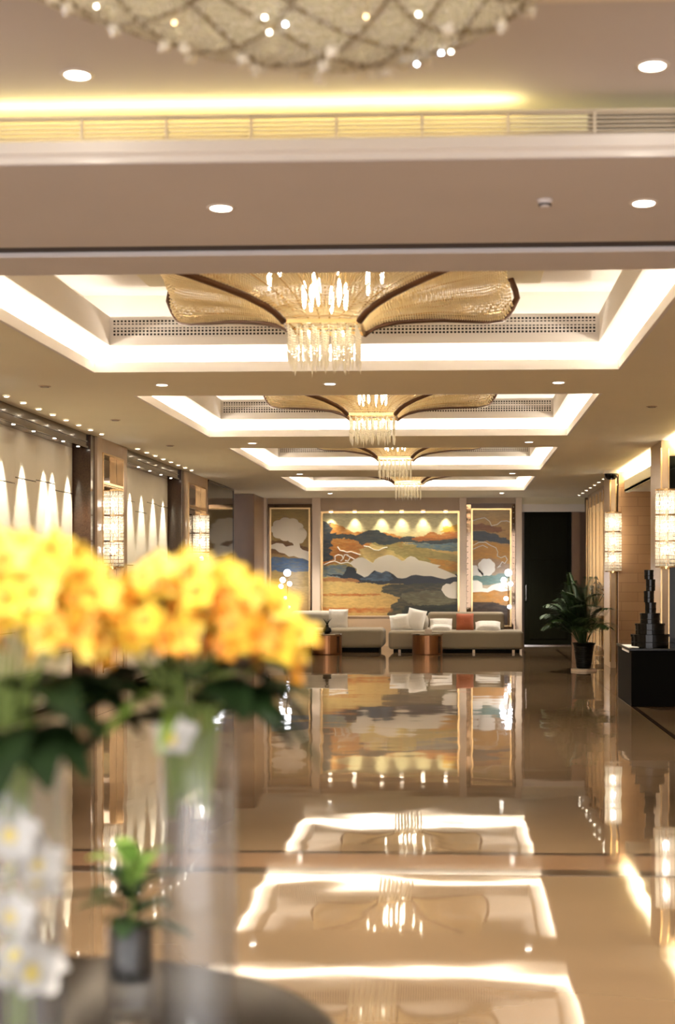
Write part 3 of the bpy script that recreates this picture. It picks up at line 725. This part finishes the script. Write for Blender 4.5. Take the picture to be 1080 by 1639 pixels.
for pts in ([(756, 834), (765, 831), (775, 829), (783, 835), (786, 842), (795, 840), (801, 835), (810, 834), (815, 836)], [(757, 873), (766, 868), (776, 868), (784, 873), (793, 877), (796, 884), (795, 890), (801, 893), (808, 890), (811, 896), (807, 902), (803, 899), (800, 904), (795, 909), (801, 906)], [(757, 879), (766, 875), (772, 873), (780, 877)]):
    line(pts, t, 'relief', .009)
art_frame(t, 756, 815, 817, 1000, 'gold', .035)
g = G().box(U(746.5), U(753), YB-.05, YB-.002, V(1015), V(808)).box(U(818), U(823.5), YB-.05, YB-.002, V(1015), V(808)); obj('mirror_border', g, 'bronze_mirror', t)
g = G()
for py in range(812, 1000, 9): g.octa((U(748), YB-.07, V(py)), .014); g.octa((U(821), YB-.07, V(py)), .014)
obj('reflection_studs', g, 'crystal', t)  # pale studs stand in for light dots reflected in the mirror border
# left mural
t = thing('tall_mural_left', 'tall narrow framed mural with a big white peony, left of the wide mural', 'mural')
reg = [([(430, 892), (500, 896), (500, 915), (430, 916)], (70, 100, 136), .3), ([(430, 914), (500, 916), (500, 940), (430, 934)], (178, 150, 84), .3), ([(430, 865), (460, 866), (500, 880), (500, 895), (430, 885)], (112, 76, 36), .3)]
paint(434, 494, 815, 1000, reg, [(815, (142, 116, 52)), (845, (160, 132, 70)), (890, (150, 118, 66)), (940, (198, 170, 110)), (1000, (170, 130, 70))], 'canvas', t, .8)
for i, (cx, cy, rx, ry) in enumerate([(459, 847, 24, 17), (474, 858, 14, 12), (458, 846, 18, 13), (458, 845, 12, 9), (458, 845, 7, 5), (484, 855, 6, 9)]):
    relief(blob(cx, cy, rx, ry, 72, .13, 9-i, i), t, 'relief_tan', .012+.014*(i if i < 5 else 0), 'peony_relief')
relief([(434, 872), (442, 869), (452, 870), (457, 875), (466, 873), (476, 873), (484, 880), (494, 883), (494, 898), (486, 894), (478, 893), (470, 890), (462, 891), (455, 886), (446, 884), (440, 879), (434, 878)], t, 'relief_tan')
relief([(468, 866), (478, 867), (480, 876), (470, 876)], t, 'relief_tan', .014)
art_frame(t, 434, 494, 815, 1000, 'gold', .035)
g = G().box(U(427.5), U(431), YB-.05, YB-.002, V(1015), V(808)).box(U(497), U(499.5), YB-.05, YB-.002, V(1015), V(808)).box(U(427.5), U(499.5), YB-.045, YB-.002, V(813), V(807)); obj('mirror_border', g, 'bronze_mirror', t)

# ------------------------------------------------------------ floor lamps beside the murals
def globe_lamp(loc, label):
    t = thing('globe_floor_lamp', label, 'floor lamp', loc, 0, 'globe floor lamps')
    g = G().lathe([(1e-4, 0), (.14, 0), (.14, .015), (.02, .03), (1e-4, .03)], 24); obj('base', g, 'gold', t)
    g = G().tube([(0, 0, .03), (0, 0, 1.62)], .01, 8)
    gl = [(0, 0, 1.62, .075), (-.10, 0, 1.46, .06), (.05, 0, 1.38, .05), (-.14, 0, 1.32, .05), (-.05, 0, 1.06, .045), (.02, 0, .88, .04)]
    for x, y, z, r in gl[1:]: g.tube([(0, 0, z-.05), (x, y, z)], .006, 6)
    obj('pole', g, 'gold', t)
    for x, y, z, r in gl: obj('globe', G().sphere((x, y, z), r, 16, 10), 'globe', t, smooth=True)
    return t
globe_lamp((1.10, 30.6, 0), 'floor lamp with glowing white globes in front of the right mural')
globe_lamp((-3.72, 30.6, 0), 'floor lamp with glowing white globes in front of the peony mural')

# ------------------------------------------------------------ sofas
def rbox(name, t, x0, x1, y0, y1, z0, z1, m, bev=.05, rot=None, puff=0):
    g = G(); cx, cy, cz = (x0+x1)/2, (y0+y1)/2, (z0+z1)/2
    g.box(x0-cx, x1-cx, y0-cy, y1-cy, z0-cz, z1-cz); o = obj(name, g, m, t, loc=(cx, cy, cz), rot=rot)
    b = o.modifiers.new('b', 'BEVEL'); b.width = bev; b.segments = 5; o.data.polygons.foreach_set('use_smooth', [True]*6)
    o.modifiers.new('wn', 'WEIGHTED_NORMAL'); return o
t = thing('sofa', 'long grey sofa with a low chaise end, right of the copper drum tables', 'sofa', (0, 0, 0), 0, None)
rbox('seat', t, -1.40, 1.33, 28.38, 29.45, .07, .44, 'sofa', .07)
rbox('base', t, -1.30, 1.25, 28.45, 29.4, .0, .07, 'black_matt', .005)
rbox('backrest', t, -.62, .97, 29.25, 29.6, .42, .80, 'sofa', .07)
rbox('backrest', t, -1.36, -.60, 29.1, 29.5, .42, .76, 'sofa_light', .14)
for x in (-1.2, .3, 1.1):
    g = G().box(x, x+.05, 28.42, 28.448, 0, .06); obj('foot', g, 'stone_pale', t)
t = thing('sofa', 'grey rounded sofa half hidden by the yellow flowers', 'sofa')
rbox('seat', t, -3.55, -1.50, 28.45, 29.5, .09, .48, 'sofa', .09)
rbox('base', t, -3.45, -1.6, 28.5, 29.45, 0, .09, 'black_matt', .005)
rbox('backrest', t, -3.5, -2.55, 29.2, 29.6, .45, .82, 'sofa_light', .1)
def cushion(x, y, z, w_, h, lab, m='cushion', tilt=-.35, roll=0, name='cushion'):
    n = 10; g = G(); vs = []; fs = []
    for side in (1, -1):
        for i in range(n+1):
            for j in range(n+1):
                u, v = i/n*2-1, j/n*2-1; e = (1-u**4)*(1-v**4); pin = 1-.07*(1-abs(u*v))*(abs(u)+abs(v))/2
                vs.append((u*w_/2*pin, side*.075*e**.55, v*h/2*pin))
    k = (n+1)**2
    for s in (0, 1):
        for i in range(n):
            for j in range(n): fs.append((s*k+i*(n+1)+j, s*k+i*(n+1)+j+1, s*k+(i+1)*(n+1)+j+1, s*k+(i+1)*(n+1)+j))
    g.add(vs, fs); o = obj(name, g, m, smooth=True, loc=(x, y, z+h/2*math.cos(tilt)*abs(math.cos(roll))+.02), rot=(tilt, roll, 0)); return tag(o, lab, 'cushion', 'sofa cushions')
cushion(-2.46, 28.95, .47, .40, .40, 'white cushion on the left sofa beside the flowers')
cushion(-.86, 28.95, .42, .38, .46, 'white cushion standing tilted, left on the long sofa', roll=.22)
cushion(-1.18, 28.9, .42, .42, .34, 'plump white cushion at the left end of the long sofa', roll=-.12)
cushion(-.34, 28.95, .42, .46, .28, 'white cushion lying between the tilted and the rust ones', tilt=-.6)
cushion(-.34, 28.62, .42, .44, .20, 'flat white cushion at the front middle of the long sofa', tilt=-1.15)
cushion(.15, 28.95, .42, .36, .36, 'rust orange cushion on the long sofa', 'cushion_rust')
cushion(.62, 28.85, .42, .52, .30, 'pale cream cushion on the chaise end of the long sofa', 'cushion', tilt=-1.0, roll=0)
def drum(x, y, lab, extra):
    t = thing('drum_table', lab, 'side table', (x, y, 0), 0, 'copper drum tables')
    g = G().lathe([(1e-4, 0), (.29, 0), (.30, .01), (.30, .38), (1e-4, .38)], 40); obj('body', g, 'copper', t, smooth=False)
    g = G().lathe([(1e-4, .38), (.315, .38), (.32, .39), (.315, .405), (1e-4, .405)], 40); obj('table_top', g, 'chrome', t)
    g = G().box(-.03, .03, -.315, -.30, .03, .36, Matrix.Rotation(.9, 4, 'Z')); obj('seam', g, 'dark_wood', t)
drum(-.60, 27.95, 'copper drum side table in front of the long sofa', 0)
drum(-2.60, 27.9, 'copper drum side table beside the yellow flowers', 0)
t = thing('small_vase', 'small dark vase on the drum table beside the flowers', 'vase', (-2.60, 27.95, .405))
g = G().lathe([(1e-4, 0), (.05, 0), (.09, .04), (.08, .1), (.035, .13), (.03, .16), (.045, .17), (1e-4, .165)], 20); obj('body', g, 'pot_dark', t, smooth=True)
g = G()
for a in range(6): g.tube([(0, 0, .16), (.04*math.cos(a), .04*math.sin(a), .24), (.09*math.cos(a), .09*math.sin(a), .30)], [.004, .006, .002], 5)
obj('sprig', g, 'leaf_dark', t)
t = thing('tissue_box', 'small pale pink box on the drum table before the long sofa', 'box', (-.58, 27.9, .405))
obj('body', G().box(-.07, .07, -.06, .06, 0, .09), 'stone_pale', t, bevel=.006); obj('tissue', G().prism([(-.03, .09), (.03, .09), (.02, .14), (-.01, .12), (-.025, .145)], -.01, .01), 'cushion', t)

def petal_geo(g, L, wd, az, el, cup=.3, mi=0):
    g.cur = mi; T = Matrix.Rotation(az, 4, 'Z') @ Matrix.Rotation(-el, 4, 'Y'); vs = []; fs = []
    for i in range(6):
        u = i/5; w_ = wd*math.sin(PI*min(.97, .12+.83*u))**.7; z = cup*L*(u*u)*.5
        for s in (-1, 0, 1): vs.append((L*u, s*w_, z+(abs(s)*w_*.25)))
    for i in range(5):
        for s in (0, 1): fs.append((i*3+s, i*3+s+1, (i+1)*3+s+1, (i+1)*3+s))
    g.add(vs, fs, T)
def bloom_geo(L=.028, wd=.0095, n=5, lip=True):
    g = G()
    for k in range(n): petal_geo(g, L*(1 if k != 2 else .9), wd, 2*PI*k/n+.3, .25, .3, 0)
    if lip:
        petal_geo(g, L*.6, wd*.8, 2*PI*2.5/n+.3, .9, -.5, 1); g.cur = 1; g.sphere((0, 0, .004), .004, 6, 4)
    g.cur = 0; return g
BLW = (lambda o: (o.data, bpy.data.objects.remove(o))[0])(obj('bloom', bloom_geo(.045, .018, 5, False), 'petal_w', smooth=True))
# ------------------------------------------------------------ palm, console, counter
def frond(L, lift, droop, width, nl, seed):
    r5 = random.Random(seed); g = G(); pts = []
    for i in range(13):
        u = i/12; pts.append(Vector((L*u*math.cos(lift)*1.0, 0, L*(u*math.sin(lift)-droop*u**2.4))))
    g.tube(pts, [.007*(1-.8*i/12) for i in range(13)], 5)
    for i in range(nl):
        u = .22+.78*i/nl; k = u*12; a = int(k); p = pts[a].lerp(pts[min(12, a+1)], k-a); tdir = (pts[min(12, a+1)]-pts[a]).normalized()
        ln = width*math.sin(PI*(.15+.8*u))*(.9+.2*r5.random())
        for s in (-1, 1):
            d_ = (tdir*.75+Vector((0, s, -.12))).normalized(); nrm = d_.cross(Vector((0, 0, 1))).normalized()*.012
            m1 = p+d_*ln*.5; e = p+d_*ln+Vector((0, 0, -.25*ln))
            g.add([p, m1+nrm, e, m1-nrm], [(0, 1, 2, 3)])
    return g
t = thing('potted_palm', 'bushy potted palm in a dark ribbed pot before the dark door', 'plant', (2.06, 23.1, 0))
g = G().lathe([(1e-4, 0), (.21, 0), (.21, .035), (.17, .04), (1e-4, .04)], 30); obj('saucer', g, 'stone_pale', t)
prof = [(1e-4, .04), (.11, .04)]
for k in range(12): prof += [(.115+.0045*k, .05+k*.032), (.122+.0045*k, .066+k*.032)]
prof += [(.185, .44), (.19, .46), (.175, .46), (.165, .42), (1e-4, .42)]
g = G().lathe(prof, 32); obj('pot', g, 'pot_dark', t)
g = G().lathe([(1e-4, .425), (.164, .425), (.164, .421)], 24); obj('soil', g, 'soil', t)
base_f = []
for k in range(6): base_f.append(frond(1.15-.03*k, 1.42-.10*k, .18+.07*k, .34, 34, k))
r6 = random.Random(12); fm = []
for k in range(34):
    q = k % 6; a = PI+((k*.618) % 1-.5)*4.6+r6.uniform(-.2, .2)
    if q >= len(fm): o = obj('frond', base_f[q], 'palm', t); fm.append(o)
    else: o = fm[q].copy(); COL.objects.link(o); o.parent = t
    o.location = (.05*math.cos(a), .05*math.sin(a), .42); o.rotation_euler = (0, 0, a); sc = r6.uniform(1.0, 1.3); o.scale = (sc, sc, sc)
t = thing('console_table', 'slim gilt console table against the mirrored right wall behind the palm', 'table', (2.58, 26.0, 0))
g = G().box(-.18, .18, -.8, .8, .84, .88); obj('table_top', g, 'stone_pale', t, bevel=.005)
for sx in (-.15, .15):
    for sy in (-.74, 0, .74): obj('leg', G().box(sx-.015, sx+.015, sy-.015, sy+.015, 0, .84), 'gold', t)
obj('stretcher', G().box(-.15, .15, -.74, .74, .12, .135), 'gold', t)
t = thing('flower_bowl', 'white flower arrangement on the console table', 'flowers', (2.50, 25.75, .88))
obj('bowl', G().lathe([(1e-4, 0), (.07, 0), (.13, .12), (.12, .12), (.06, .01), (1e-4, .01)], 20), 'stone_pale', t, smooth=True)
g = G(); g2 = G(); r7 = random.Random(5)
for k in range(28):
    a = r7.uniform(0, 2*PI); q = r7.random()**.5*.24; z = .62-q*1.1+r7.uniform(-.06, .06); p = (q*math.cos(a)*.7, q*math.sin(a), z)
    g2.tube([(0, 0, .08), (p[0]*.5, p[1]*.5, z*.6), p], .003, 4)
    o = bpy.data.objects.new('bloom', BLW); COL.objects.link(o); o.parent = t; o.location = p; o.rotation_euler = (a, .6, a)
obj('stems', g2, 'leaf_dark', t)
t = thing('display_counter', 'low black counter at the right edge carrying the stacked tower', 'counter', (0, 0, 0))
obj('body', G().box(2.06, 3.0, 16.8, 18.2, .0, .66), 'black_matt', t, bevel=.008); obj('counter_top', G().box(2.04, 3.0, 16.78, 18.2, .66, .69), 'black_gloss', t, bevel=.005)
t = thing('leaflet', 'white leaflet lying on the left corner of the black counter', 'leaflet', (2.10, 17.3, .692))
g = G().box(-.05, .07, -.35, .35, 0, .004); obj('sheet', g, 'cushion', t); obj('fold', G().box(-.052, -.048, -.35, .35, -.06, .004), 'cushion', t)
zz = .69; tiers = [(.225, .155), (.175, .13), (.117, .125), (.066, .13), (.06, .14), (.055, .14), (.055, .115)]
for i, (r, h) in enumerate(tiers):
    lab = 'black round box, %s in the stacked tower on the counter' % ['widest, at the bottom', 'second from the bottom', 'third from the bottom', 'fourth from the bottom', 'third from the top', 'second from the top', 'topmost'][i]
    t = thing('round_box', lab, 'box', (2.34+(.004 if i % 2 else -.006)*(i > 2)*2, 17.25, zz), 0, 'stacked round boxes')
    obj('body', G().lathe([(1e-4, 0), (r, 0), (r, h*.86), (1e-4, h*.86)], 36), 'black_gloss', t)
    obj('lid', G().lathe([(1e-4, h*.8), (r*1.04, h*.8), (r*1.04, h*.97), (r, h), (1e-4, h)], 36, closed=False), 'black_gloss', t)
    obj('ribbon', G().lathe([(r+.001, h*.35), (r+.003, h*.35), (r+.003, h*.42), (r+.001, h*.42)], 36, closed=True), 'pot_ribbon' if 'pot_ribbon' in M else 'pot_dark', t)
    zz += h

# ------------------------------------------------------------ foreground table, vases, flowers
TZ = .75
t = thing('round_table', 'round dark glossy table in the foreground carrying the vases', 'table', (-.80, 2.33, 0))
obj('table_top', G().lathe([(1e-4, TZ-.035), (.60, TZ-.035), (.615, TZ-.02), (.61, TZ-.003), (.60, TZ), (1e-4, TZ)], 72), 'table_top', t, smooth=False)
obj('pedestal', G().lathe([(1e-4, 0), (.3, 0), (.3, .03), (.08, .06), (.06, .3), (.08, TZ-.035), (1e-4, TZ-.035)], 40), 'table_top', t, smooth=True)
def vase(x, y, r, h, lab, water=None, name='glass_vase'):
    t = thing(name, lab, 'vase', (x, y, TZ), 0, 'clear glass vases')
    wl_ = .005
    obj('glass_body', G().lathe([(1e-4, .0005), (r-.003, .0005), (r, .004), (r, h), (r-wl_*.5, h+.003), (r-wl_, h), (r-wl_, .02), (1e-4, .018)], 48), 'glass', t, smooth=True)
    if water: obj('water', G().lathe([(1e-4, .0185), (r-wl_-.0004, .0185), (r-wl_-.0004, water), (1e-4, water)], 48), 'water', t)
    return t
V1 = (-.63, 2.00); V2 = (-.40, 2.16)
vase(V1[0], V1[1], .062, .55, 'tall clear glass vase with white blooms inside, at the left edge', .30)
vase(V2[0], V2[1], .060, .56, 'tall clear glass vase under the right yellow bouquet', .455)
vase(-.585, 2.5, .044, .175, 'short glass holder with the small potted plant', None, 'glass_holder')
BL = {}
for k, m in (('y', 'petal_y'), ('o', 'petal_o'), ('p', 'petal_p')):
    o = obj('bloom', bloom_geo(), [m, 'lip'], smooth=True); BL[k] = o.data; bpy.data.objects.remove(o)
ow = obj('bloom', bloom_geo(.034, .014), ['petal_w', 'petal_p'], smooth=True); BL['w'] = ow.data; bpy.data.objects.remove(ow)
def spray(base, tip, lab, gr, nb, seed, lowbias, kinds=None, spread=.036):
    r_ = random.Random(seed); b = Vector(base); t = thing('orchid_spray', lab, 'flower', base, 0, gr); e = Vector(tip)-b
    mid = Vector((e.x*.12, e.y*.12, e.z*.62)); q = [Vector((0, 0, 0)), mid*.5, mid, mid.lerp(e, .5)+Vector((0, 0, .01)), e]
    obj('flower_stem', G().tube(q, [.0035, .003, .0026, .002, .0015], 6), 'stem', t, smooth=True)
    for k in range(nb):
        u = .88+.16*k/max(1, nb-1); p = mid.lerp(e, (u-.5)*2) if u > .5 else mid
        a = k*2.4+r_.random(); off = Vector((math.cos(a), math.sin(a), r_.uniform(-.5, .7)))*spread*r_.uniform(.5, 1.1)
        kd = kinds or ('o' if r_.random() < (lowbias*(1.25-u)*2) else ('p' if r_.random() < .35 else 'y'))
        o = bpy.data.objects.new('bloom', BL[kd]); COL.objects.link(o); o.parent = t; o.location = p+off
        d_ = (off+Vector((0, -.02, .012))).normalized(); o.rotation_euler = d_.to_track_quat('Z', 'Y').to_euler(); o.scale = (r_.uniform(.9, 1.25),)*3
    return t
def leaf_geo(L, wd, droop, lift):
    g = G(); vs = []; fs = []; n = 12
    for i in range(n+1):
        u = i/n; w_ = wd*(math.sin(PI*min(.985, .08+.9*u**.8)))**.8; x = L*u*math.cos(lift*(1-u*.3)); z = L*(math.sin(lift)*u-droop*u*u)
        for s in (-1, 0, 1): vs.append((x, s*w_, z+abs(s)*w_*.25))
    for i in range(n):
        for s in (0, 1): fs.append((i*3+s, i*3+s+1, (i+1)*3+s+1, (i+1)*3+s))
    return g.add(vs, fs)
def bouquet(cx, cy, side, seed, rx, nspr):
    r_ = random.Random(seed); rim = TZ+.555
    for k in range(nspr):
        a = k*2.39996; q = math.sqrt((k+.5)/nspr); tx, ty = cx+rx*q*math.cos(a), cy+rx*.8*q*math.sin(a)
        tz = (1.55 if side == 'right' else 1.572)-.10*q**2.2+r_.uniform(-.015, .02); ba = a
        spray((cx+.03*math.cos(ba), cy+.03*math.sin(ba), TZ+.43+.012*(k % 4)), (tx, ty, tz),
              'yellow orchid spray in the %s bouquet' % side, 'yellow orchid sprays in the %s bouquet' % side, 12, seed*100+k, .12+.5*q)
    for k in range(24):
        a = k*2.39996+.7; m = 'leaf_dark' if k % 4 else 'leaf_mid'; L = r_.uniform(.15, .22)
        lf = leaf_geo(L, r_.uniform(.036, .052) if k % 4 else .014, r_.uniform(.35, 1.0) if k % 4 else .45, r_.uniform(.2, .6))
        z0 = rim+r_.uniform(.01, .09)
        o = obj('leaf', lf, m, smooth=True, loc=(cx+.035*math.cos(a), cy+.035*math.sin(a), z0), rot=(0, 0, a)); 
        tag(o, ('broad dark green leaf' if k % 4 else 'slim light green leaf')+' under the %s yellow bouquet' % side, 'leaf', ('dark' if k % 4 else 'light')+' leaves under the %s bouquet' % side)
bouquet(V2[0]-.015, V2[1], 'right', 3, .150, 22)
bouquet(V1[0]-.02, V1[1], 'left', 8, .155, 20)
# white blooms in and on the vases
for k, (x, y, z) in enumerate(((V1[0]-.01, V1[1]-.01, 1.20), (V1[0]+.015, V1[1]+.01, 1.14), (V1[0]-.02, V1[1]+.0, 1.07), (V1[0]+.02, V1[1]-.01, 1.00))):
    spray((x*.0+V1[0]+.01*(k-1.5), V1[1], TZ+.03+.001*k), (x, y, z), 'white orchid standing inside the left vase, %s of the four' % ('highest', 'second highest', 'second lowest', 'lowest')[k], 'white orchids inside the left vase', 5, 50+k, 0, 'w', .022)
spray((V2[0]-.045, V2[1]-.02, TZ+.50), (V2[0]-.025, V2[1]-.065, 1.31), 'small white bloom at the rim of the right vase', None, 1, 77, 0, 'w', .004)
# small potted plant in its glass holder
t = thing('small_potted_plant', 'small broad-leaved plant in a dark pot between the two vases', 'plant', (-.585, 2.5, TZ+.075))
obj('pot', G().lathe([(1e-4, 0), (.034, 0), (.0385, .01), (.0385, .10), (.035, .10), (.034, .09), (1e-4, .09)], 32), 'pot_dark', t, smooth=False)
r8 = random.Random(2)
for k in range(16):
    a = k*2.4; up = k/16; lf = leaf_geo(r8.uniform(.085, .115), r8.uniform(.022, .032), .45, .3+.9*up)
    obj('leaf', lf, 'leaf_light' if up > .6 else 'palm', t, smooth=True, loc=(.005*math.cos(a), .005*math.sin(a), .09+.13*up), rot=(0, 0, a))
obj('stem', G().tube([(0, 0, .085), (.002, 0, .14), (0, .002, .23)], .004, 6), 'stem', t, smooth=True)
o = obj('fallen_stem', G().tube([(-.70, 2.46, .985), (-.64, 2.455, .992), (-.60, 2.47, .985)], [.003, .004, .002], 6), 'leaf_dark'); tag(o, 'thin green stem reaching left from the small potted plant', 'stem')
